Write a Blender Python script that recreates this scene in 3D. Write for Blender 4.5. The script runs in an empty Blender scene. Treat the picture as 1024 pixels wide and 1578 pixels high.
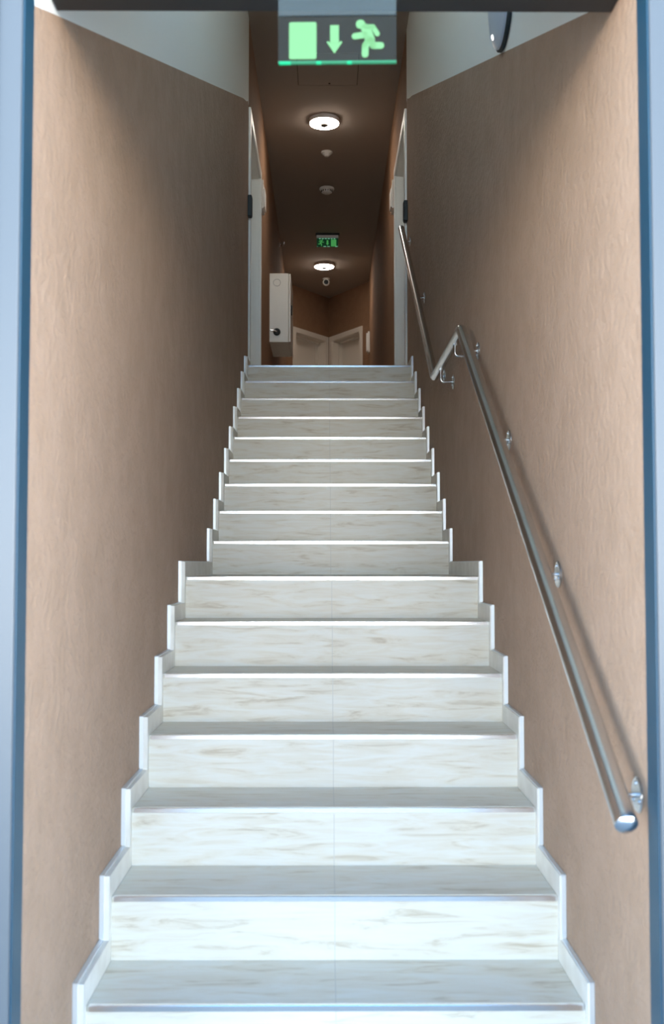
import bpy, bmesh, math, random
from mathutils import Vector, Matrix
random.seed(4)
sc = bpy.context.scene
COL = sc.collection

# ------------------------------------------------------------------ camera
cam_d = bpy.data.cameras.new('camera'); cam = bpy.data.objects.new('camera', cam_d); COL.objects.link(cam)
cam.location = (-0.0236, 0.0, 1.2025)
cam.rotation_euler = (math.radians(90) + 0.0484, 0, -0.0056)
cam_d.sensor_fit = 'HORIZONTAL'; cam_d.sensor_width = 24.0
cam_d.lens = 24.0 * 1650.0 / 1024.0
cam_d.clip_start = 0.05; cam_d.clip_end = 200
cam_d.dof.use_dof = True; cam_d.dof.focus_distance = 6.6; cam_d.dof.aperture_fstop = 4.8
sc.camera = cam

# ------------------------------------------------------------------ colour management
sc.view_settings.view_transform = 'Standard'; sc.view_settings.look = 'None'
sc.view_settings.gamma = 1.0; sc.view_settings.exposure = 0.0
sc.view_settings.use_curve_mapping = False
sc.cycles.max_bounces = 12; sc.cycles.diffuse_bounces = 8; sc.cycles.glossy_bounces = 5
sc.cycles.transparent_max_bounces = 12

# ------------------------------------------------------------------ world: overcast blue sky over a bright sunlit street
W = bpy.data.worlds.new('sky'); sc.world = W; W.use_nodes = True
nt = W.node_tree; nt.nodes.clear()
out = nt.nodes.new('ShaderNodeOutputWorld'); bg = nt.nodes.new('ShaderNodeBackground')
tc = nt.nodes.new('ShaderNodeTexCoord'); sp = nt.nodes.new('ShaderNodeSeparateXYZ')
mp = nt.nodes.new('ShaderNodeMapRange'); mp.inputs['From Min'].default_value = -1; mp.inputs['From Max'].default_value = 1
rp = nt.nodes.new('ShaderNodeValToRGB')
nt.links.new(tc.outputs['Generated'], sp.inputs[0]); nt.links.new(sp.outputs['Z'], mp.inputs['Value'])
nt.links.new(mp.outputs[0], rp.inputs[0]); nt.links.new(rp.outputs[0], bg.inputs[0]); nt.links.new(bg.outputs[0], out.inputs[0])
stops = [(0.0, (.10, .10, .10)), (.42, (.10, .10, .10)), (.45, (.92, .84, .73)), (.497, (1.04, .96, .86)),
         (.505, (.96, .95, .92)), (.55, (.55, .70, .84)), (.62, (.19, .35, .56)), (1.0, (.13, .29, .52))]
el = rp.color_ramp.elements
el[0].position, el[0].color = stops[0][0], stops[0][1] + (1,)
el[1].position, el[1].color = stops[-1][0], stops[-1][1] + (1,)
for p, c in stops[1:-1]:
    e = el.new(p); e.color = c + (1,)
# side lobes added to the sky to brighten the stairwell walls
ax = nt.nodes.new('ShaderNodeMath'); ax.operation = 'ABSOLUTE'; nt.links.new(sp.outputs['X'], ax.inputs[0])
lob = nt.nodes.new('ShaderNodeMapRange'); lob.interpolation_type = 'SMOOTHSTEP'
lob.inputs['From Min'].default_value = .18; lob.inputs['From Max'].default_value = .45
lob.inputs['To Min'].default_value = 0.0; lob.inputs['To Max'].default_value = 15
band = nt.nodes.new('ShaderNodeMapRange'); band.interpolation_type = 'SMOOTHSTEP'       # only near the horizon
band.inputs['From Min'].default_value = .30; band.inputs['From Max'].default_value = .05
nt.links.new(sp.outputs['Z'], band.inputs['Value'])
bm_ = nt.nodes.new('ShaderNodeMath'); bm_.operation = 'MULTIPLY_ADD'; bm_.inputs[2].default_value = 6.0
nt.links.new(ax.outputs[0], lob.inputs['Value']); nt.links.new(lob.outputs[0], bm_.inputs[0])
nt.links.new(band.outputs[0], bm_.inputs[1])
fr_ = nt.nodes.new('ShaderNodeMapRange'); fr_.interpolation_type = 'SMOOTHSTEP'      # frontal lobe added to the sky to brighten the far risers
fr_.inputs['From Min'].default_value = .22; fr_.inputs['From Max'].default_value = .10
fr_.inputs['To Min'].default_value = 0.0; fr_.inputs['To Max'].default_value = 14.0
fm_ = nt.nodes.new('ShaderNodeMath'); fm_.operation = 'MULTIPLY_ADD'
nt.links.new(ax.outputs[0], fr_.inputs['Value']); nt.links.new(fr_.outputs[0], fm_.inputs[0])
nt.links.new(band.outputs[0], fm_.inputs[1]); nt.links.new(bm_.outputs[0], fm_.inputs[2])
nt.links.new(fm_.outputs[0], bg.inputs['Strength'])
LAMP_POWER = 60.0
# high sun behind the building: lights the pavement out front, not the doorway itself
sun_d = bpy.data.lights.new('sun', 'SUN'); sun_d.energy = 50.0; sun_d.angle = .009; sun_d.color = (.70, .86, 1.0)
sun = bpy.data.objects.new('sun', sun_d); COL.objects.link(sun)
sun.rotation_euler = Vector((-.12, -.70, -1.0)).to_track_quat('-Z', 'Y').to_euler()

# ------------------------------------------------------------------ materials
def new_mat(name, col, rough=.5, metal=0.0, spec=.5, **kw):
    m = bpy.data.materials.new(name); m.use_nodes = True
    b = m.node_tree.nodes['Principled BSDF']
    b.inputs['Base Color'].default_value = tuple(col) + (1,)
    b.inputs['Roughness'].default_value = rough; b.inputs['Metallic'].default_value = metal
    b.inputs['Specular IOR Level'].default_value = spec
    return m
def nd(m, t): return m.node_tree.nodes.new(t)
def ln(m, a, b): m.node_tree.links.new(a, b)
def bump(m, scale, dist, detail=6, strength=1.0, stretch=(1, 1, 1)):
    b = m.node_tree.nodes['Principled BSDF']
    t = nd(m, 'ShaderNodeTexCoord'); mpn = nd(m, 'ShaderNodeMapping'); mpn.inputs['Scale'].default_value = stretch
    n = nd(m, 'ShaderNodeTexNoise'); n.inputs['Scale'].default_value = scale; n.inputs['Detail'].default_value = detail
    bp = nd(m, 'ShaderNodeBump'); bp.inputs['Strength'].default_value = strength; bp.inputs['Distance'].default_value = dist
    ln(m, t.outputs['Object'], mpn.inputs[0]); ln(m, mpn.outputs[0], n.inputs['Vector'])
    ln(m, n.outputs['Fac'], bp.inputs['Height']); ln(m, bp.outputs[0], b.inputs['Normal'])
    return n
def noise_colour(m, scale, c0, c1, lo=.35, hi=.65, detail=5, stretch=(1, 1, 1)):
    b = m.node_tree.nodes['Principled BSDF']
    t = nd(m, 'ShaderNodeTexCoord'); mpn = nd(m, 'ShaderNodeMapping'); mpn.inputs['Scale'].default_value = stretch
    n = nd(m, 'ShaderNodeTexNoise'); n.inputs['Scale'].default_value = scale; n.inputs['Detail'].default_value = detail
    r = nd(m, 'ShaderNodeValToRGB'); r.color_ramp.elements[0].position = lo; r.color_ramp.elements[1].position = hi
    r.color_ramp.elements[0].color = tuple(c0) + (1,); r.color_ramp.elements[1].color = tuple(c1) + (1,)
    ln(m, t.outputs['Object'], mpn.inputs[0]); ln(m, mpn.outputs[0], n.inputs['Vector'])
    ln(m, n.outputs['Fac'], r.inputs[0]); ln(m, r.outputs[0], b.inputs['Base Color'])
    return r

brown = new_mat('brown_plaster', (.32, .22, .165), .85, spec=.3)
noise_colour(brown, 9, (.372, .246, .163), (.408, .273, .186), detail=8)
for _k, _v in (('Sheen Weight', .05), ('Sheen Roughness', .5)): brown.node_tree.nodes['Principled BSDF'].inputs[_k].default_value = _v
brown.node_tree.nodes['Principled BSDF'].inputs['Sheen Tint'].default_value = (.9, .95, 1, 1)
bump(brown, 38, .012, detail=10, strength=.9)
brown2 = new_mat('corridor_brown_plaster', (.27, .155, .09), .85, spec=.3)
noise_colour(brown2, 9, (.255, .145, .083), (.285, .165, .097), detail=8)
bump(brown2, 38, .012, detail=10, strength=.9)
white_wall = new_mat('white_wall_paint', (.88, .90, .87), .8, spec=.3); bump(white_wall, 90, .002, strength=.3)
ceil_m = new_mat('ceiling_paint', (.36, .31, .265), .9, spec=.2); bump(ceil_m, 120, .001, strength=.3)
facade_m = new_mat('facade_render', (.17, .155, .14), .9)
paving = new_mat('grey_paving', (.38, .38, .38), .9); noise_colour(paving, 6, (.33, .33, .33), (.42, .42, .41))

def stone_mat():
    m = new_mat('travertine_tile', (.8, .78, .72), .42, spec=.45)
    b = m.node_tree.nodes['Principled BSDF']
    t = nd(m, 'ShaderNodeTexCoord'); oi = nd(m, 'ShaderNodeObjectInfo')
    mx = nd(m, 'ShaderNodeVectorMath'); mx.operation = 'MULTIPLY_ADD'
    cmb = nd(m, 'ShaderNodeCombineXYZ')
    mul = nd(m, 'ShaderNodeMath'); mul.operation = 'MULTIPLY'; mul.inputs[1].default_value = 37.0
    ln(m, oi.outputs['Random'], mul.inputs[0])
    for k in range(3): ln(m, mul.outputs[0], cmb.inputs[k])
    mx.inputs[1].default_value = (2.6, 12, 22); ln(m, t.outputs['Object'], mx.inputs[0]); ln(m, cmb.outputs[0], mx.inputs[2])
    n = nd(m, 'ShaderNodeTexNoise'); n.inputs['Scale'].default_value = 1.9; n.inputs['Detail'].default_value = 9
    n.inputs['Roughness'].default_value = .62; n.inputs['Distortion'].default_value = .9
    ln(m, mx.outputs[0], n.inputs['Vector'])
    r = nd(m, 'ShaderNodeValToRGB'); e = r.color_ramp.elements
    e[0].position = .30; e[0].color = (.50, .42, .31, 1); e[1].position = .60; e[1].color = (.70, .675, .605, 1)
    q = e.new(.43); q.color = (.66, .605, .50, 1)
    ln(m, n.outputs['Fac'], r.inputs[0])
    # seam between the two tiles of each step
    sx = nd(m, 'ShaderNodeSeparateXYZ'); ln(m, t.outputs['Object'], sx.inputs[0])
    ab = nd(m, 'ShaderNodeMath'); ab.operation = 'ABSOLUTE'; ln(m, sx.outputs['X'], ab.inputs[0])
    lt = nd(m, 'ShaderNodeMath'); lt.operation = 'LESS_THAN'; lt.inputs[1].default_value = .0013; ln(m, ab.outputs[0], lt.inputs[0])
    mixn = nd(m, 'ShaderNodeMix'); mixn.data_type = 'RGBA'
    ln(m, lt.outputs[0], mixn.inputs['Factor']); ln(m, r.outputs[0], mixn.inputs['A']); mixn.inputs['B'].default_value = (.56, .53, .47, 1)
    ln(m, mixn.outputs['Result'], b.inputs['Base Color'])
    return m
stone = stone_mat()
skirt_m = new_mat('skirting_tile_glaze', (.78, .76, .70), .4); noise_colour(skirt_m, 12, (.72, .69, .62), (.82, .80, .74), detail=6)
chrome = new_mat('polished_aluminium', (.86, .88, .90), .22, 1.0)
alu_white = new_mat('satin_aluminium', (.80, .84, .86), .38, .6)
steel = new_mat('brushed_steel', (.60, .62, .64), .24, 1.0)
door_white = new_mat('white_lacquer', (.84, .85, .82), .42, spec=.5)
door_cream = new_mat('cream_lacquer', (.74, .68, .60), .35)
cabinet_m = new_mat('cabinet_paint', (.80, .78, .72), .4)
black_p = new_mat('black_plastic', (.010, .011, .012), .5, spec=.3)
black_r = new_mat('black_rubber', (.02, .03, .035), .6)
header_m = new_mat('dark_header_paint', (.014, .016, .018), .5)
frame_m = new_mat('light_blue_aluminium', (.09, .10, .11), .35, 0.0)
teal_m = new_mat('teal_frame_side', (.007, .045, .078), .45, .0)
white_p = new_mat('white_plastic', (.78, .77, .74), .45)
gap_m = new_mat('shadow_gap', (.03, .025, .02), .9)
lampbody_m = new_mat('lamp_rim_plastic', (.70, .66, .66), .4)
blue_lens = new_mat('blue_grey_cover', (.56, .66, .78), .35)
def emis(name, col, s):
    m = new_mat(name, tuple(c * .12 for c in col), .6, spec=.2); b = m.node_tree.nodes['Principled BSDF']
    b.inputs['Emission Color'].default_value = tuple(col) + (1,); b.inputs['Emission Strength'].default_value = s
    return m
lamp_e = emis('lamp_diffuser_glow', (1.0, .88, .76), LAMP_POWER)
dot_e = emis('bright_dot_glow', (1, 1, 1), 8)
green_e = emis('near_sign_green', (.34, .84, .38), .62)
green_edge = emis('green_glass_edge', (.08, .55, .28), .45)
green_spot = emis('green_led_spot', (.02, .85, .38), .8)
green_far = emis('far_sign_green', (.10, .50, .13), .5)
far_led = emis('far_sign_led', (.35, .9, .6), .9)
far_plate = emis('far_sign_plate', (.006, .045, .018), .5)
def glass_mat(name, tint, diff, amt, gl=1.15):
    m = bpy.data.materials.new(name); m.use_nodes = True; n = m.node_tree; n.nodes.clear()
    o = n.nodes.new('ShaderNodeOutputMaterial'); tr = n.nodes.new('ShaderNodeBsdfTransparent'); tr.inputs[0].default_value = tint + (1,)
    df = n.nodes.new('ShaderNodeBsdfDiffuse'); df.inputs[0].default_value = diff + (1,)
    g = n.nodes.new('ShaderNodeBsdfGlossy'); g.inputs['Roughness'].default_value = .08; g.inputs[0].default_value = (.9, .95, .95, 1)
    m1 = n.nodes.new('ShaderNodeMixShader'); m1.inputs[0].default_value = amt
    m2 = n.nodes.new('ShaderNodeMixShader'); fr = n.nodes.new('ShaderNodeFresnel'); fr.inputs[0].default_value = gl
    n.links.new(tr.outputs[0], m1.inputs[1]); n.links.new(df.outputs[0], m1.inputs[2])
    n.links.new(m1.outputs[0], m2.inputs[1]); n.links.new(g.outputs[0], m2.inputs[2]); n.links.new(fr.outputs[0], m2.inputs[0])
    n.links.new(m2.outputs[0], o.inputs[0])
    return m
acrylic = glass_mat('clear_sign_acrylic', (.93, .97, .94), (.3, .33, .32), .02)
acrylic_frost = glass_mat('frosted_sign_acrylic', (.86, .92, .90), (.3, .34, .34), .08, 1.28)

# ------------------------------------------------------------------ helpers
def obj(name, bm, m, parent=None, smooth=False):
    bmesh.ops.recalc_face_normals(bm, faces=bm.faces)
    me = bpy.data.meshes.new(name); bm.to_mesh(me); bm.free()
    if m: me.materials.append(m)
    o = bpy.data.objects.new(name, me); COL.objects.link(o)
    if smooth:
        for p in me.polygons: p.use_smooth = True
        me.set_sharp_from_angle(angle=math.radians(35))
    if parent: o.parent = parent
    return o
def thing(name, label, cat, loc=(0, 0, 0), group=None, kind=None, rz=0):
    o = bpy.data.objects.new(name, None); o.empty_display_size = .05; COL.objects.link(o); o.location = loc; o.rotation_euler = (0, 0, rz)
    return tag(o, label, cat, group, kind)
def tag(o, label, cat, group=None, kind=None):
    o['label'] = label; o['category'] = cat
    if group: o['group'] = group
    if kind: o['kind'] = kind
    return o
def add_box(bm, x0, x1, y0, y1, z0, z1, bev=0.0, seg=2):
    r = bmesh.ops.create_cube(bm, size=1.0)
    vs = r['verts']
    for v in vs:
        v.co = Vector(((x0 + x1) / 2 + v.co.x * (x1 - x0), (y0 + y1) / 2 + v.co.y * (y1 - y0), (z0 + z1) / 2 + v.co.z * (z1 - z0)))
    if bev > 0:
        es = list({e for v in vs for e in v.link_edges})
        bmesh.ops.bevel(bm, geom=es, offset=bev, segments=seg, profile=.5, affect='EDGES')
def bx(*a, **k):
    bm = bmesh.new(); add_box(bm, *a, **k); return bm
def add_prism(bm, pts, a0, a1, axis=0):
    """polygon pts extruded from a0 to a1 along axis (0: pts are (y,z); 1: (x,z); 2: (x,y))"""
    def mk(p, a):
        return {0: (a, p[0], p[1]), 1: (p[0], a, p[1]), 2: (p[0], p[1], a)}[axis]
    A = [bm.verts.new(mk(p, a0)) for p in pts]; B = [bm.verts.new(mk(p, a1)) for p in pts]
    bm.faces.new(A); bm.faces.new(B[::-1]); n = len(pts)
    for i in range(n): bm.faces.new((A[i], B[i], B[(i + 1) % n], A[(i + 1) % n]))
def prism(*a, **k):
    bm = bmesh.new(); add_prism(bm, *a, **k); return bm
def add_lathe(bm, prof, centre, axis=(0, 0, 1), seg=48, cap=True):
    """prof: list of (radius, height) revolved about axis through centre"""
    q = Vector((0, 0, 1)).rotation_difference(Vector(axis).normalized()); c = Vector(centre)
    rings = []
    for r, h in prof:
        if r < 1e-6: rings.append([bm.verts.new(c + q @ Vector((0, 0, h)))])
        else: rings.append([bm.verts.new(c + q @ Vector((r * math.cos(2 * math.pi * i / seg), r * math.sin(2 * math.pi * i / seg), h))) for i in range(seg)])
    for A, B in zip(rings, rings[1:]):
        for i in range(seg):
            j = (i + 1) % seg
            if len(A) == 1 and len(B) == 1: break
            if len(A) == 1: bm.faces.new((A[0], B[i], B[j]))
            elif len(B) == 1: bm.faces.new((A[i], B[0], A[j]))
            else: bm.faces.new((A[i], B[i], B[j], A[j]))
    for R in ((rings[0], rings[-1]) if cap else ()):
        if len(R) > 1: bm.faces.new(R)
def lathe(*a, **k):
    bm = bmesh.new(); add_lathe(bm, *a, **k); return bm
def add_tube(bm, pts, r, seg=16, cap=True):
    pts = [Vector(p) for p in pts]; rings = []
    up = None
    for i, p in enumerate(pts):
        d1 = (p - pts[i - 1]).normalized() if i else None
        d2 = (pts[i + 1] - p).normalized() if i < len(pts) - 1 else None
        t = ((d1 or d2) + (d2 or d1)).normalized(); d = d1 or d2
        if up is None:
            up = Vector((1, 0, 0)) if abs(d.x) < .9 else Vector((0, 0, 1))
            up = (up - d * up.dot(d)).normalized()
        s = d.cross(up).normalized(); up = s.cross(d).normalized()
        ring = []
        for k in range(seg):
            a = 2 * math.pi * k / seg
            v = up * math.cos(a) * r + s * math.sin(a) * r
            # mitre: slide along the segment direction onto the bisecting plane
            v = v - d * (v.dot(t) / max(.2, d.dot(t)))
            ring.append(bm.verts.new(p + v))
        rings.append(ring)
        if d2 is not None:
            up = (up - d2 * up.dot(d2)).normalized()
    for A, B in zip(rings, rings[1:]):
        for k in range(seg): bm.faces.new((A[k], A[(k + 1) % seg], B[(k + 1) % seg], B[k]))
    if cap: bm.faces.new(rings[0][::-1]); bm.faces.new(rings[-1])
def tube(*a, **k):
    bm = bmesh.new(); add_tube(bm, *a, **k); return bm
def arc_path(a, b, c, r, n=8):
    """points rounding the corner at b between a and c"""
    a, b, c = Vector(a), Vector(b), Vector(c)
    u = (a - b).normalized(); v = (c - b).normalized()
    p0, p2 = b + u * r, b + v * r
    return [((1 - t) ** 2) * p0 + 2 * t * (1 - t) * b + t * t * p2 for t in [i / n for i in range(n + 1)]]

# ------------------------------------------------------------------ dimensions (metres; floor z=0, +y runs into the building)
R_, T_, Y1, LAND = .1643, .29, 2.5703, 1.015
def step_y(i): return Y1 + (i - 1) * T_ + (LAND - T_ if i > 7 else 0)
WL, WR, HW = -.614, .604, .587
TOP = 16 * R_; CEIL = 5.365
S0 = 2.06                                         # where the stairwell walls begin, behind the entrance frame
VY, VC = 15.68, 16.62                             # where the far V of the corridor starts and its corner

# ------------------------------------------------------------------ large structure
tag(obj('floor', bx(-9, 9, -12, Y1 + .3, -.12, 0), paving), 'grey paving in front of the first white step', 'floor', kind='structure')
bm = bmesh.new(); add_box(bm, WL, WR, step_y(16) + .25, 17.2, TOP - .25, TOP - .001)
tag(obj('floor_upper', bm, skirt_m), 'upper corridor floor beyond the top step', 'floor', kind='structure')

def lineL(y): return 2.408 + .4073 * (y - 2.307)
def lineR(y): return 2.443 + .4063 * (y - 2.307)
def side_wall(side, X, sgn, line, yp, d0, d1, dz):
    """yp: where the white paint ends; door opening d0..d1 up to dz"""
    A, B = (X, X + sgn * .22)
    bm = bmesh.new()
    lp = [(S0, -.1), (yp, -.1)] + [(yp, line(yp) - .035), (yp - .06, line(yp) - .028)] + [(yp - .2, line(yp - .2) - .012), (yp - .5, line(yp - .5)), (S0, line(S0))]
    add_prism(bm, lp, A, B)
    w = obj('wall_' + side, bm, brown); bm = bmesh.new()
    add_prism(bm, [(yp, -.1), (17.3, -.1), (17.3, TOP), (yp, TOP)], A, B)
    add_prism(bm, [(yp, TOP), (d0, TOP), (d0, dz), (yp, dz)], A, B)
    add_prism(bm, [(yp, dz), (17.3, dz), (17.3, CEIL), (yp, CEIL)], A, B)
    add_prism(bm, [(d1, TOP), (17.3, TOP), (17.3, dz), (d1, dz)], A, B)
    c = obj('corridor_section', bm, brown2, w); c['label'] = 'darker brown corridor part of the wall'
    tag(w, f'brown textured plaster wall on the {side} of the stairs and corridor', 'wall', kind='structure')
    up = [(S0, line(S0)), (yp - .5, line(yp - .5)), (yp - .2, line(yp - .2) - .012), (yp - .06, line(yp) - .028), (yp, line(yp) - .035), (yp, CEIL), (S0, CEIL)]
    o = obj('upper_white_panel', prism(up, A, B), white_wall, w); o['label'] = 'white painted upper area above the sloping edge'
    return w
LD = (8.00, 8.07, 9.33, 9.40, 4.61, 4.68)        # casing out, opening in, opening out, casing out, opening top, casing top
RD = (8.17, 8.24, 9.44, 9.51, 4.675, 4.745)
side_wall('left', WL, -1, lineL, LD[0], LD[1], LD[2], LD[4])
side_wall('right', WR, 1, lineR, RD[0], RD[1], RD[2], RD[4])

# ceiling with a recess-free slab
cl = obj('stairwell_section', bx(-.9, .9, 1.9, 7.55, CEIL, CEIL + .2), white_wall); cl['label'] = 'unseen ceiling above the stairs, whitened to bounce light'  # unseen part whitened to bounce more light onto treads and rail
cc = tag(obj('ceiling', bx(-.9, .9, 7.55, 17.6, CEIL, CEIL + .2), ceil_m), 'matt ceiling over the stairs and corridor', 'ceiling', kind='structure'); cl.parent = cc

# facade around the doorway, with an added unseen opening above to light upper walls
TR0, TR1 = 3.7, 5.25
bm = bmesh.new()
add_box(bm, -5, WL - .05, 2.06, 2.34, -.1, 6.0); add_box(bm, WR + .05, 5, 2.06, 2.34, -.1, 6.0)
add_box(bm, -5, -.781, 1.98, 2.06, -.1, 2.50); add_box(bm, .781, 5, 1.98, 2.06, -.1, 2.50)
add_box(bm, -5, 5, 1.98, 2.285, TR1, 6.0); add_box(bm, -5, 5, 1.98, 2.285, 2.50, TR0); add_box(bm, -5, WL - .05, 1.98, 2.06, TR0, TR1); add_box(bm, WR + .05, 5, 1.98, 2.06, TR0, TR1)
tag(obj('wall_front', bm, facade_m), 'outer facade wall around the entrance opening', 'wall', kind='structure')

wn = thing('added_window', 'added unseen window above the entrance door that lights the upper walls', 'window', (0, 2.17, TR0), kind='structure')  # out of view, put in to let sky light onto the white walls
bm = bmesh.new(); hh = TR1 - TR0
for a, b, z0, z1 in ((WL + .001, WL + .045, 0, hh), (WR - .045, WR - .001, 0, hh), (WL + .045, WR - .045, 0, .045), (WL + .045, WR - .045, hh - .045, hh)):
    add_box(bm, a, b, -.03, .03, z0, z1, bev=.003)
obj('window_frame', bm, header_m, wn)
obj('pane', bx(WL + .045, WR - .045, -.004, .004, .045, hh - .045), glass_mat('window_glass', (.97, .99, .99), (.3, .3, .3), .0, 1.25), wn)

# far V of two short walls, each with a door
def v_wall(side, start, end, label, dlabel, dn, sgn):
    s, e = Vector(start), Vector(end); L = (e - s).length; ang = math.atan2(e.y - s.y, e.x - s.x)
    # local x runs along the wall, local y away from the corridor (sgn)
    root_loc = (s.x, s.y, 0)
    u0, u1, zt = .235, L - .105, 4.665
    bm = bmesh.new(); t = .30 * sgn
    for a, b, z0, z1 in ((-.12, u0, TOP - .3, CEIL), (u1, L + .10, TOP - .3, CEIL), (u0, u1, zt, CEIL), (u0, u1, TOP - .3, TOP)):
        add_box(bm, a, b, min(0, t), max(0, t), z0, z1)
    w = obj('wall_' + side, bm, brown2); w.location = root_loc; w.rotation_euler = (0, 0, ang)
    tag(w, label, 'wall', kind='structure')
    d = thing(dn, dlabel, 'door', root_loc, kind='structure', rz=ang)
    f = -.016 * sgn
    def yy(a, b): return (min(a, b), max(a, b))
    bm = bmesh.new()
    add_box(bm, u0 - .075, u0 + .002, *yy(f, -.0), TOP, zt + .075, bev=.003); add_box(bm, u1 - .002, u1 + .075, *yy(f, 0), TOP, zt + .075, bev=.003)
    add_box(bm, u0 + .002, u1 - .002, *yy(f, 0), zt - .002, zt + .075, bev=.003)
    obj('casing', bm, door_cream, d)
    bm = bmesh.new(); b1, b2 = .11 * sgn, .17 * sgn
    for i, (ya, yb, k) in enumerate(((0, b1, .012), (b1, b2, .026))):
        add_box(bm, u0, u0 + k, *yy(ya, yb), TOP, zt); add_box(bm, u1 - k, u1, *yy(ya, yb), TOP, zt); add_box(bm, u0 + k, u1 - k, *yy(ya, yb), zt - k, zt)
    obj('jamb', bm, door_cream, d)
    lf = obj('leaf', bx(u0 + .026, u1 - .026, *yy(.17 * sgn, .21 * sgn), TOP + .004, zt - .002, bev=.002), door_cream, d)
    hx = u1 - .10
    bm = bmesh.new(); add_lathe(bm, [(0, 0), (.026, 0), (.026, .008), (0, .008)], (hx, .17 * sgn, TOP + 1.03), (0, -sgn, 0), 24)
    add_tube(bm, [(hx, .165 * sgn, TOP + 1.03), (hx, .12 * sgn, TOP + 1.03), (hx - .11, .12 * sgn, TOP + 1.03)], .009, 12)
    obj('handle', bm, steel, lf, smooth=True)
v_wall('far_left', (WL, VY), (.02, VC), 'short brown end wall running from the left wall to the far corner', 'cream framed door in the left half of the far corner', 'door_3', 1)
v_wall('far_right', (WR, VY - .05), (.02, VC), 'short brown end wall running from the right wall to the far corner', 'cream framed door in the right half of the far corner', 'door_4', -1)

# ------------------------------------------------------------------ entrance door frame
ef = thing('door_5', 'blue grey aluminium entrance frame around the stair opening', 'door frame', (0, 2.0, 0), kind='structure')
def loc(bm, v):
    bmesh.ops.translate(bm, verts=bm.verts, vec=Vector(v)); return bm
for s, xi in ((-1, -.601), (1, .593)):
    xo = s * .78
    p = obj('post', loc(bx(min(xi, xo), max(xi, xo), 1.99, 2.055, 0, 2.62, bev=.004), (0, -2, 0)), frame_m, ef)
    q = obj('inner_strip', loc(bx(min(xi, xi - s * .004), max(xi, xi - s * .004), 1.994, 2.058, 0, 2.62, bev=.001), (0, -2, 0)), teal_m, p)
    q['label'] = 'dark teal strip on the inner side of the post'
    g = obj('edge_groove', loc(bx(min(xi + s * .045, xi + s * .052), max(xi + s * .045, xi + s * .052), 1.984, 1.992, 0, 2.62, bev=.001), (0, -2, 0)), teal_m, p)
h = obj('header', loc(bx(WL + .001, WR - .001, 2.062, 2.29, 2.41, 2.50, bev=.003), (0, -2, 0)), header_m, ef)
h['label'] = 'dark grey header beam across the opening'

# ------------------------------------------------------------------ staircase
st = thing('staircase', 'white travertine tiled staircase with metal step edges and side skirting', 'staircase', (0, Y1, 0))
OFF = (0, -Y1, 0)
pts = [(Y1 + .02, -.02)]
for i in range(1, 17):
    y = step_y(i) + .02
    pts += [(y, i * R_ - .02), ((step_y(i + 1) if i < 16 else step_y(16) + .28) + .02, i * R_ - .02)]
pts += [(step_y(16) + .30, TOP - .35), (Y1 + .45, -.02)]
obj('core', loc(prism(pts, -.60, .592), OFF), facade_m, st)
for i in range(1, 17):
    y, z = step_y(i), i * R_
    yn = step_y(i + 1) if i < 16 else y + .27
    obj('riser', loc(bx(-HW, HW, y + .003, y + .018, z - R_, z - .012), OFF), stone, st)
    tr = obj('tread', loc(bx(-HW, HW, y + .004, yn + .004, z - .012, z, bev=.0008, seg=1), OFF), stone, st)
    bm = bmesh.new()
    add_prism(bm, [(y - .001, z - .012), (y + .004, z - .012), (y + .004, z + .0005), (y + .012, z + .0005), (y + .012, z + .0018), (y + .001, z + .0018), (y - .001, z)], -HW + .006, HW - .002)
    obj('edge_strip', loc(bm, OFF), chrome, tr)
    e, h = .026, .061
    for s, X in ((-1, WL), (1, WR)):
        xa, xb = (X + .002, -HW) if s < 0 else (HW, X - .002)
        lo, hi = min(xa, xb), max(xa, xb)
        if i == 7: tiles = [(y - e, y + .60, True), (y + .602, yn + .002, False)]
        else: tiles = [(y - e, yn + .002 if i < 16 else y + .34, True)]
        for ya, yb, front in tiles:
            pl = [(ya, z - R_ + (h if i > 1 else 0)), (y + .003 if front else ya, z - R_ + (h if i > 1 else 0))] if front else []
            if front:
                poly = [(ya, z - R_ + (h if i > 1 else .0)), (y + .003, z - R_ + (h if i > 1 else .0)), (y + .003, z), (yb, z), (yb, z + h), (ya, z + h)]
            else:
                poly = [(ya, z), (yb, z), (yb, z + h), (ya, z + h)]
            sk = obj('skirting_tile', loc(prism(poly, lo, hi), OFF), skirt_m, st)
            # satin metal bead along the wall side of the tile edge
            bm = bmesh.new(); w0, w1 = (lo - .001, lo + .011) if s < 0 else (hi - .011, hi + .001)
            add_box(bm, w0, w1, ya - .003 if front else ya, yb, z + h, z + h + .003)
            if front: add_box(bm, w0, w1, ya - .003, ya, z - R_ + (h if i > 1 else .0) + .006, z + h + .0005)
            obj('edge_bead', loc(bm, OFF), alu_white, sk)

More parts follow.
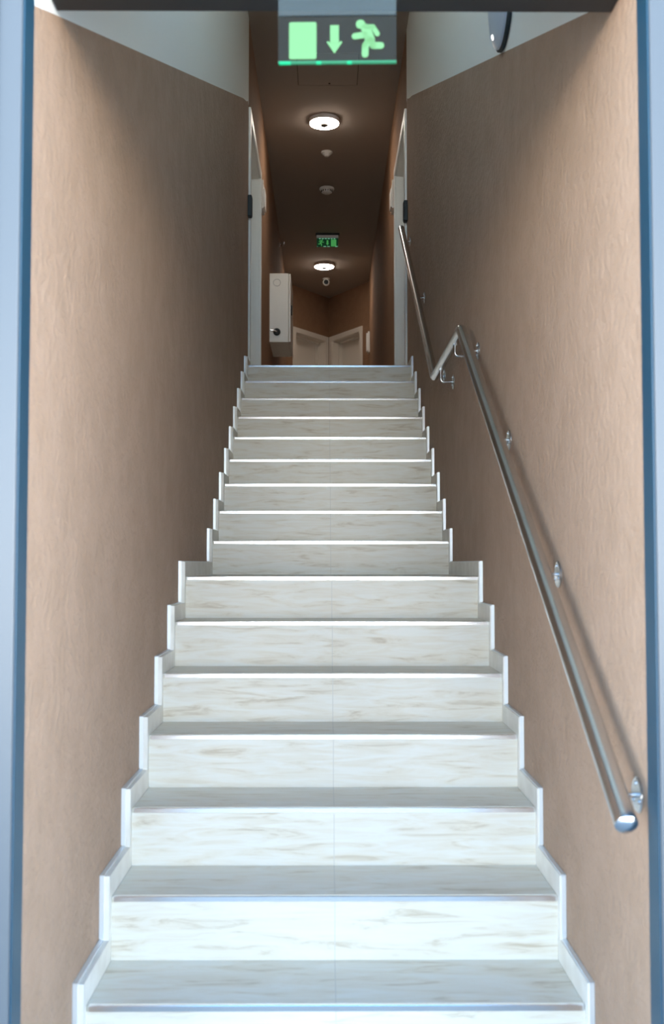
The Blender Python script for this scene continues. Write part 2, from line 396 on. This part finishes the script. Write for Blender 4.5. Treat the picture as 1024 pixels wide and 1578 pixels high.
# ------------------------------------------------------------------ corridor side doors
def side_door(name, label, X, sgn, D):
    c0, d0, d1, c1, dz, cz = D
    d = thing(name, label, 'door', (X, c0, TOP), kind='structure')
    def P(bm): return loc(bm, (-X, -c0, -TOP))
    f = X - sgn * .017
    def xx(a, b): return (min(a, b), max(a, b))
    bm = bmesh.new()
    add_box(bm, *xx(f, X), c0, d0 + .002, TOP, cz, bev=.003); add_box(bm, *xx(f, X), d1 - .002, c1, TOP, cz, bev=.003)
    add_box(bm, *xx(f, X), d0 + .002, d1 - .002, dz - .002, cz, bev=.003)
    obj('casing', P(bm), door_white, d)
    bm = bmesh.new(); a, b, c = X, X + sgn * .075, X + sgn * .15
    for (xa, xb, k) in ((a, b, .012), (b, c, .030)):
        add_box(bm, *xx(xa, xb), d0, d0 + k, TOP, dz); add_box(bm, *xx(xa, xb), d1 - k, d1, TOP, dz); add_box(bm, *xx(xa, xb), d0 + k, d1 - k, dz - k, dz)
    obj('jamb', P(bm), door_white, d)
    lf = obj('leaf', P(bx(*xx(X + sgn * .15, X + sgn * .19), d0 + .002, d1 - .002, TOP + .004, dz - .002, bev=.002)), door_white, d)
    bm = bmesh.new(); hy = d1 - .10; xs = X + sgn * .15
    add_lathe(bm, [(0, 0), (.026, 0), (.026, .008), (0, .008)], (xs, hy, TOP + 1.03), (-sgn, 0, 0), 24)
    add_tube(bm, [(xs, hy, TOP + 1.03), (xs - sgn * .045, hy, TOP + 1.03), (xs - sgn * .045, hy - .11, TOP + 1.03)], .009, 12)
    obj('handle', P(bm), steel, lf, smooth=True)
side_door('door_1', 'white framed door at the top of the stairs in the left wall', WL, -1, LD)
side_door('door_2', 'white framed door at the top of the stairs in the right wall', WR, 1, RD)

# ------------------------------------------------------------------ handrail
hr = thing('handrail', 'brushed steel tube handrail with a level middle section on the right wall', 'handrail', (WR, 4.3, 1.1))
HO = (-WR, -4.3, -1.1)
RX = .541
E0, K1, K2, E1 = (RX, 2.040, .718), (RX, 4.430, 2.183), (RX, 5.530, 2.174), (RX, 7.91, 3.713)
rr = .0222
path = [Vector(E0)] + arc_path(E0, K1, K2, .03, 6) + arc_path(K1, K2, E1, .03, 6) + [Vector(E1)]
obj('rail_tube', loc(tube(path, rr, 32), HO), steel, hr, smooth=True)
for a, b in ((E0, K1), (E1, K2)):
    ax = (Vector(a) - Vector(b)).normalized()
    pr = [(0, -.004), (.0228, -.004), (.0228, .004), (.0222, .009), (.0165, .015), (.009, .0185), (0, .0195)]
    obj('end_cap', loc(lathe(pr, a, ax, 32), HO), steel, hr, smooth=True)
def rail_z(y):
    for p, q in ((E0, K1), (K1, K2), (K2, E1)):
        if y <= q[1]: return p[2] + (q[2] - p[2]) * (y - p[1]) / (q[1] - p[1])
    return E1[2] + (E1[2] - K2[2]) / (E1[1] - K2[1]) * (y - E1[1])
for (y, z) in ((2.168, .740), (2.884, 1.174), (3.637, 1.625), (4.363, 2.077), (4.64, 2.110), (5.22, 2.095), (5.609, 2.191), (6.729, 2.892), (7.86, 3.60)):
    bk = lathe([(0, 0), (.036, 0), (.036, .003), (.033, .0055), (.012, .007), (0, .007)], (WR, y, z), (-1, 0, 0), 32)
    for a in (0, 2.094, 4.189):
        c = (WR - .005, y + .023 * math.cos(a + 1.5), z + .023 * math.sin(a + 1.5))
        add_lathe(bk, [(0, 0), (.0045, 0), (.0045, .004), (0, .005)], c, (-1, 0, 0), 12)
    fl = obj('bracket', loc(bk, HO), steel, hr, smooth=True)
    bt = rail_z(y) - rr * 1.1
    A, B, C = (WR - .004, y, z), (RX, y, z), (RX, y, bt + .004)
    if bt - z > .035:
        pth = [Vector(A)] + arc_path(A, B, C, .018, 6) + [Vector(C)]
    else:
        pth = [Vector(A), Vector((RX + .012, y, z)), Vector((RX + .004, y, rail_z(y) - rr * .7))]
    bm = tube(pth, .0055, 12)
    add_box(bm, RX - .009, RX + .009, y - .016, y + .016, bt - .001, bt + .003) if bt - z > .035 else None
    obj('arm', loc(bm, HO), steel, fl, smooth=True)

# ------------------------------------------------------------------ ceiling fittings
def ceiling_lamp(x, y, r, label):
    t = thing('ceiling_lamp', label, 'lamp', (x, y, CEIL), 'round ceiling lamps of the corridor')
    obj('rim', lathe([(0, 0), (r, 0), (r * 1.02, -.012), (r * .995, -.036), (r * .93, -.040), (0, -.040)], (0, 0, 0)), lampbody_m, t, smooth=True)
    obj('diffuser', lathe([(r * .95, -.036), (r * .945, -.044), (r * .85, -.050), (r * .5, -.056), (0, -.058)], (0, 0, 0)), lamp_e, t, smooth=True)
    obj('sensor', lathe([(0, 0), (.036, 0), (.036, -.010), (.030, -.015), (0, -.016)], (0, -.012, -.055), seg=24), gap_m, t, smooth=True)
    return t
ceiling_lamp(-.041, 9.85, .142, 'round glowing ceiling lamp nearest the stairs, beside the hatch')
ceiling_lamp(-.050, 14.70, .138, 'round glowing ceiling lamp behind the small green exit sign')

t = thing('smoke_detector', 'small white domed smoke detector just behind the nearer ceiling lamp', 'smoke detector', (-.017, 10.64, CEIL))
obj('base', lathe([(0, 0), (.056, 0), (.058, -.010), (.052, -.018), (0, -.018)], (0, 0, 0)), white_p, t, smooth=True)
obj('dome', lathe([(.044, -.018), (.040, -.030), (.026, -.040), (.022, -.046), (0, -.048)], (0, 0, 0)), white_p, t, smooth=True)
t = thing('heat_detector', 'wider slotted ceiling detector between the domed detector and far exit sign', 'detector', (-.016, 11.69, CEIL))
obj('base', lathe([(0, 0), (.080, 0), (.084, -.012), (.076, -.024), (0, -.024)], (0, 0, 0)), white_p, t, smooth=True)
bm = lathe([(.060, -.024), (.058, -.050), (.040, -.060), (0, -.062)], (0, 0, 0))
obj('chamber', bm, white_p, t, smooth=True)
bm = bmesh.new()
for k in range(14):
    a = k * math.tau / 14; c, s = math.cos(a), math.sin(a)
    add_box(bm, c * .060 - .005, c * .060 + .005, s * .060 - .005, s * .060 + .005, -.046, -.030)
obj('slots', bm, gap_m, t)

t = thing('ceiling_hatch', 'square flush access hatch in the ceiling between near exit sign and lamp', 'hatch', (-.01, 8.84, CEIL))
bm = bmesh.new(); hw, hd = .27, .30
for a in ((-hw, hw, -hd, -hd + .012), (-hw, hw, hd - .012, hd), (-hw, -hw + .012, -hd + .012, hd - .012), (hw - .012, hw, -hd + .012, hd - .012)):
    add_box(bm, a[0], a[1], a[2], a[3], -.006, 0)
obj('frame', bm, ceil_m, t)
obj('gap', bx(-hw + .012, hw - .012, -hd + .012, hd - .012, -.0015, 0), gap_m, t)
obj('panel', bx(-hw + .017, hw - .017, -hd + .017, hd - .017, -.005, -.0015, bev=.001), ceil_m, t)
obj('lock', lathe([(0, 0), (.010, 0), (.009, -.003), (0, -.003)], (.015, hd - .055, -.005), seg=20), gap_m, t)

t = thing('security_camera', 'small white security camera with black lens on the far ceiling', 'camera', (-.022, 15.45, CEIL))
obj('base', lathe([(0, 0), (.052, 0), (.052, -.012), (.040, -.022), (0, -.022)], (0, 0, 0), seg=32), white_p, t, smooth=True)
obj('body', lathe([(0, -.058), (.030, -.052), (.048, -.030), (.052, 0), (.048, .022), (.038, .036), (0, .036)], (0, 0, -.058), (0, -1, -.12), seg=32), white_p, t, smooth=True)
obj('lens', lathe([(0, 0), (.034, 0), (.032, .006), (.018, .010), (0, .012)], (0, -.036, -.0625), (0, -1, -.12), seg=32), black_p, t, smooth=True)

# ------------------------------------------------------------------ exit signs
def capsule(bm, pts, w, y0, y1):
    """flat rounded stroke in the x-z plane"""
    for (ax, az), (bx_, bz) in zip(pts, pts[1:]):
        a = Vector((ax, az)); b = Vector((bx_, bz)); d = (b - a); ang = math.atan2(d.y, d.x); P = []
        for k in range(9): th = ang + math.pi / 2 + math.pi * k / 8; P.append((a.x + w * math.cos(th), a.y + w * math.sin(th)))
        for k in range(9): th = ang - math.pi / 2 + math.pi * k / 8; P.append((b.x + w * math.cos(th), b.y + w * math.sin(th)))
        add_prism(bm, P, y0, y1, axis=1)
def running_man(f, k, y0, y1, flip=False):
    """f maps design coordinates to x,z; k is the scale of stroke widths"""
    bm = bmesh.new()
    capsule(bm, [f(699, 176), f(701, 177)], 37 * k, y0, y1)
    capsule(bm, [f(742, 212), f(775, 300)], 38 * k, y0, y1)
    capsule(bm, [f(750, 200), f(798, 198), f(832, 255)], 20 * k, y0, y1)
    capsule(bm, [f(735, 262), f(655, 273)], 25 * k, y0, y1)
    capsule(bm, [f(775, 300), f(738, 350), f(735, 420)], 27 * k, y0, y1)
    capsule(bm, [f(780, 310), f(800, 350), f(860, 350)], 27 * k, y0, y1)
    return bm
def round_rect(x0, x1, z0, z1, r, y0, y1):
    P = []
    for cx, cz, a0 in ((x1 - r, z1 - r, 0), (x0 + r, z1 - r, 90), (x0 + r, z0 + r, 180), (x1 - r, z0 + r, 270)):
        for k in range(7): a = math.radians(a0 + 15 * k); P.append((cx + r * math.cos(a), cz + r * math.sin(a)))
    return prism(P, y0, y1, axis=1)

SY, SX0, SZ0, PX = 2.12, -.1205, 2.2135, .001305          # near sign: plane, left edge, bottom, metres per image pixel
t = thing('exit_sign', 'large clear hanging exit sign in the doorway, door symbol at left', 'exit sign', (0, SY, 2.41))
def near(cx, cy): return ((9 - 0) * 0 + (-.1205 + (420 + cx / 5.12 - 429) * PX), (SZ0 - 2.41) + (95 - cy / 5.12) * PX)
x1 = SX0 + 183 * PX; zb = SZ0 - 2.41
obj('holder', bx(SX0 - .01, x1 + .01, -.02, .02, -.035, 0, bev=.003), header_m, t)
obj('upper_plate', bx(SX0, x1, -.003, .003, zb + 76 * PX, -.03), acrylic_frost, t)
pl = obj('plate', bx(SX0, x1, -.003, .003, zb + .004, zb + 76 * PX), acrylic, t)
eb = obj('lit_edge', bx(SX0, x1, -.0035, .0035, zb, zb + .0045), green_edge, t)
for cx0, cx1 in ((55, 145), (348, 388), (592, 630)):
    a = near(cx0, 0)[0]; b = near(cx1, 0)[0]
    obj('glowing_spot', bx(a, b, -.0040, .0036, zb - .0003, zb + .0035), green_spot, eb)
a, b = near(132, 455), near(350, 155)
obj('door_symbol', round_rect(a[0], b[0], a[1], b[1], .004, -.0045, -.0032), green_e, t)
bm = bmesh.new(); a, b = near(458, 330), near(528, 182)
add_prism(bm, [a, (b[0], a[1]), b, (a[0], b[1])], -.0045, -.0032, axis=1)
add_prism(bm, [near(430, 318), near(492, 412), near(556, 318), near(540, 312), near(528, 325), near(458, 325), near(445, 312)], -.0045, -.0032, axis=1)
obj('arrow_symbol', bm, green_e, t)
obj('running_figure', running_man(near, PX / 5.12, -.0045, -.0032), green_e, t)
t.rotation_euler = (0, 0, math.radians(-1.5))

t = thing('exit_sign', 'small far exit sign on the corridor ceiling, running figure at left', 'exit sign', (-.006, 13.33, CEIL))
obj('housing', bx(-.150, .150, -.035, .035, -.022, 0, bev=.003), black_p, t)
obj('holder', bx(-.138, .138, -.022, .010, -.058, -.022, bev=.003), lampbody_m, t)
obj('plate', bx(-.135, .135, -.008, .0, -.170, -.058, bev=.001), far_plate, t)
k2 = .27 / (930 - 55)
def far(cx, cy): return ((cx - 492) * k2, -.165 + (455 - cy) * k2 * .95)
def farm(cx, cy): return far(984 - cx, cy)
bm = bmesh.new()
for k in range(6): add_box(bm, -.105 + k * .037, -.105 + k * .037 + .020, -.0095, -.008, -.068, -.062)
for a, b in ((-.13, -.124), (-.05, -.018), (0, .03), (.10, .13)): add_box(bm, a, b, -.0095, -.008, -.168, -.164)
obj('light_spots', bm, far_led, t)['kind'] = 'stuff'
obj('running_figure', running_man(farm, k2 * .68, -.0095, -.008), green_far, t)
bm = bmesh.new(); add_prism(bm, [farm(458, 330), farm(528, 330), farm(528, 182), farm(458, 182)], -.0095, -.008, axis=1)
add_prism(bm, [farm(430, 318), farm(492, 412), farm(556, 318)], -.0095, -.008, axis=1)
obj('arrow_symbol', bm, green_far, t)
a, b = farm(350, 455), farm(132, 155)
obj('door_symbol', bx(min(a[0], b[0]), max(a[0], b[0]), -.0095, -.008, min(a[1], b[1]), max(a[1], b[1])), green_far, t)

# ------------------------------------------------------------------ wall fittings
t = thing('wall_lamp', 'round blue grey disc lamp high on the right wall near the entrance', 'lamp', (WR, 3.65, 3.195))
r = .19
obj('base_ring', lathe([(0, 0), (r * .97, 0), (r * 1.0, .004), (r * 1.0, .013), (r * .97, .016), (0, .016)], (0, 0, 0), (-1, 0, 0), 64), black_r, t, smooth=True)
obj('cover', lathe([(r * .965, .012), (r * .95, .024), (r * .85, .034), (r * .6, .044), (r * .3, .050), (0, .051)], (0, 0, 0), (-1, 0, 0), 64), blue_lens, t, smooth=True)
obj('bright_dot', lathe([(0, 0), (.012, 0), (.010, .004), (0, .005)], (-.035, .048, -.135), (-1, .1, -.5), 20), dot_e, t, smooth=True)  # small glowing white dot on the lower face of the cover

t = thing('distribution_cabinet', 'cream metal cabinet with black knob mounted on the left corridor wall', 'cabinet', (WL, 11.03, 3.505))
CW, CH, CD = .221, .722, .80
obj('body', bx(0.001, CW - .022, 0, CD, 0, CH, bev=.003), cabinet_m, t)
dr = obj('door', bx(CW - .019, CW, .004, CD - .004, .004, CH - .004, bev=.003), cabinet_m, t)
obj('side_seal', bx(.012, CW - .030, -.0012, 0, .012, CH - .012, bev=0), cabinet_m, t)
obj('latch', bx(CW, CW + .014, .07, .11, CH * .42, CH * .56, bev=.003), black_p, dr)
bm = bmesh.new()
add_lathe(bm, [(.0355, 0), (.0355, .0016), (.0380, .0016), (.0380, 0), (.0355, 0)], (.078, -.001, CH - .098), (0, -1, 0), 32, cap=False)
o = obj('knockout_ring', bm, black_r, t)
kb = obj('knob', lathe([(0, 0), (.038, 0), (.038, .012), (.030, .022), (0, .024)], (.078, -.001, .105), (0, -1, 0), 32), black_p, t, smooth=True)
kb['label'] = 'black round knob'
obj('lever', tube([(.078, -.022, .105), (.060, -.030, .112), (.010, -.034, .118)], .0075, 12), chrome, kb, smooth=True)

def reader(X, sgn, y, z0, z1, label):
    t = thing('card_reader', label, 'card reader', (X, y, z0), 'black card readers at the stair top doors')
    xs = sorted((0, -sgn * .030)); H = z1 - z0
    obj('body', bx(xs[0], xs[1], 0, .07, 0, H, bev=.005), black_r, t)
    fx = sorted((-sgn * .030, -sgn * .033)); obj('front_plate', bx(fx[0], fx[1], .008, .062, .010, H - .010, bev=.001), black_p, t)
reader(WL, -1, 7.925, 3.815, 3.975, 'black card reader on the left wall beside the white door frame')
reader(WR, 1, 8.095, 3.835, 3.995, 'black card reader on the right wall beside the white door frame')

def wallbox(X, sgn, y, z, label):
    t = thing('wall_box', label, 'wall box', (X, y, z), 'small white boxes beyond the stair top doors')
    def sx(a, b): return sorted((-sgn * a, -sgn * b))
    obj('body', bx(*sx(0, .022), 0, .20, 0, .24, bev=.004), white_p, t)
    obj('cover', bx(*sx(.022, .036), .02, .18, .02, .19, bev=.004), white_p, t)
    obj('top_clip', bx(*sx(0, .018), .04, .09, .24, .28, bev=.003), white_p, t)
wallbox(WL, -1, 9.56, 4.42, 'small white box on the left wall just beyond the near door')
wallbox(WR, 1, 9.66, 4.46, 'small white box on the right wall just beyond the near door')

t = thing('door_intercom', 'slim white door intercom on the far right wall beside the corner door', 'intercom', (WR, 15.18, 4.22))
obj('body', bx(-.028, 0, 0, .10, 0, .31, bev=.004), white_p, t)
obj('handset', bx(-.050, -.028, .02, .075, .02, .29, bev=.008), white_p, t)
obj('button', lathe([(0, 0), (.010, 0), (.008, .005), (0, .005)], (-.028, -.0, .03), (-1, 0, 0), 16), chrome, t)

t = thing('wall_hook', 'tiny bright metal fitting high on the left wall near the ceiling', 'wall fitting', (WL, 13.30, 5.215))
obj('plate', lathe([(0, 0), (.030, 0), (.028, .006), (0, .008)], (0, 0, 0), (1, 0, 0), 24), chrome, t, smooth=True)
obj('arm', tube([(.004, 0, 0), (.045, -.01, -.01), (.062, -.02, .030)], .010, 12), chrome, t, smooth=True)
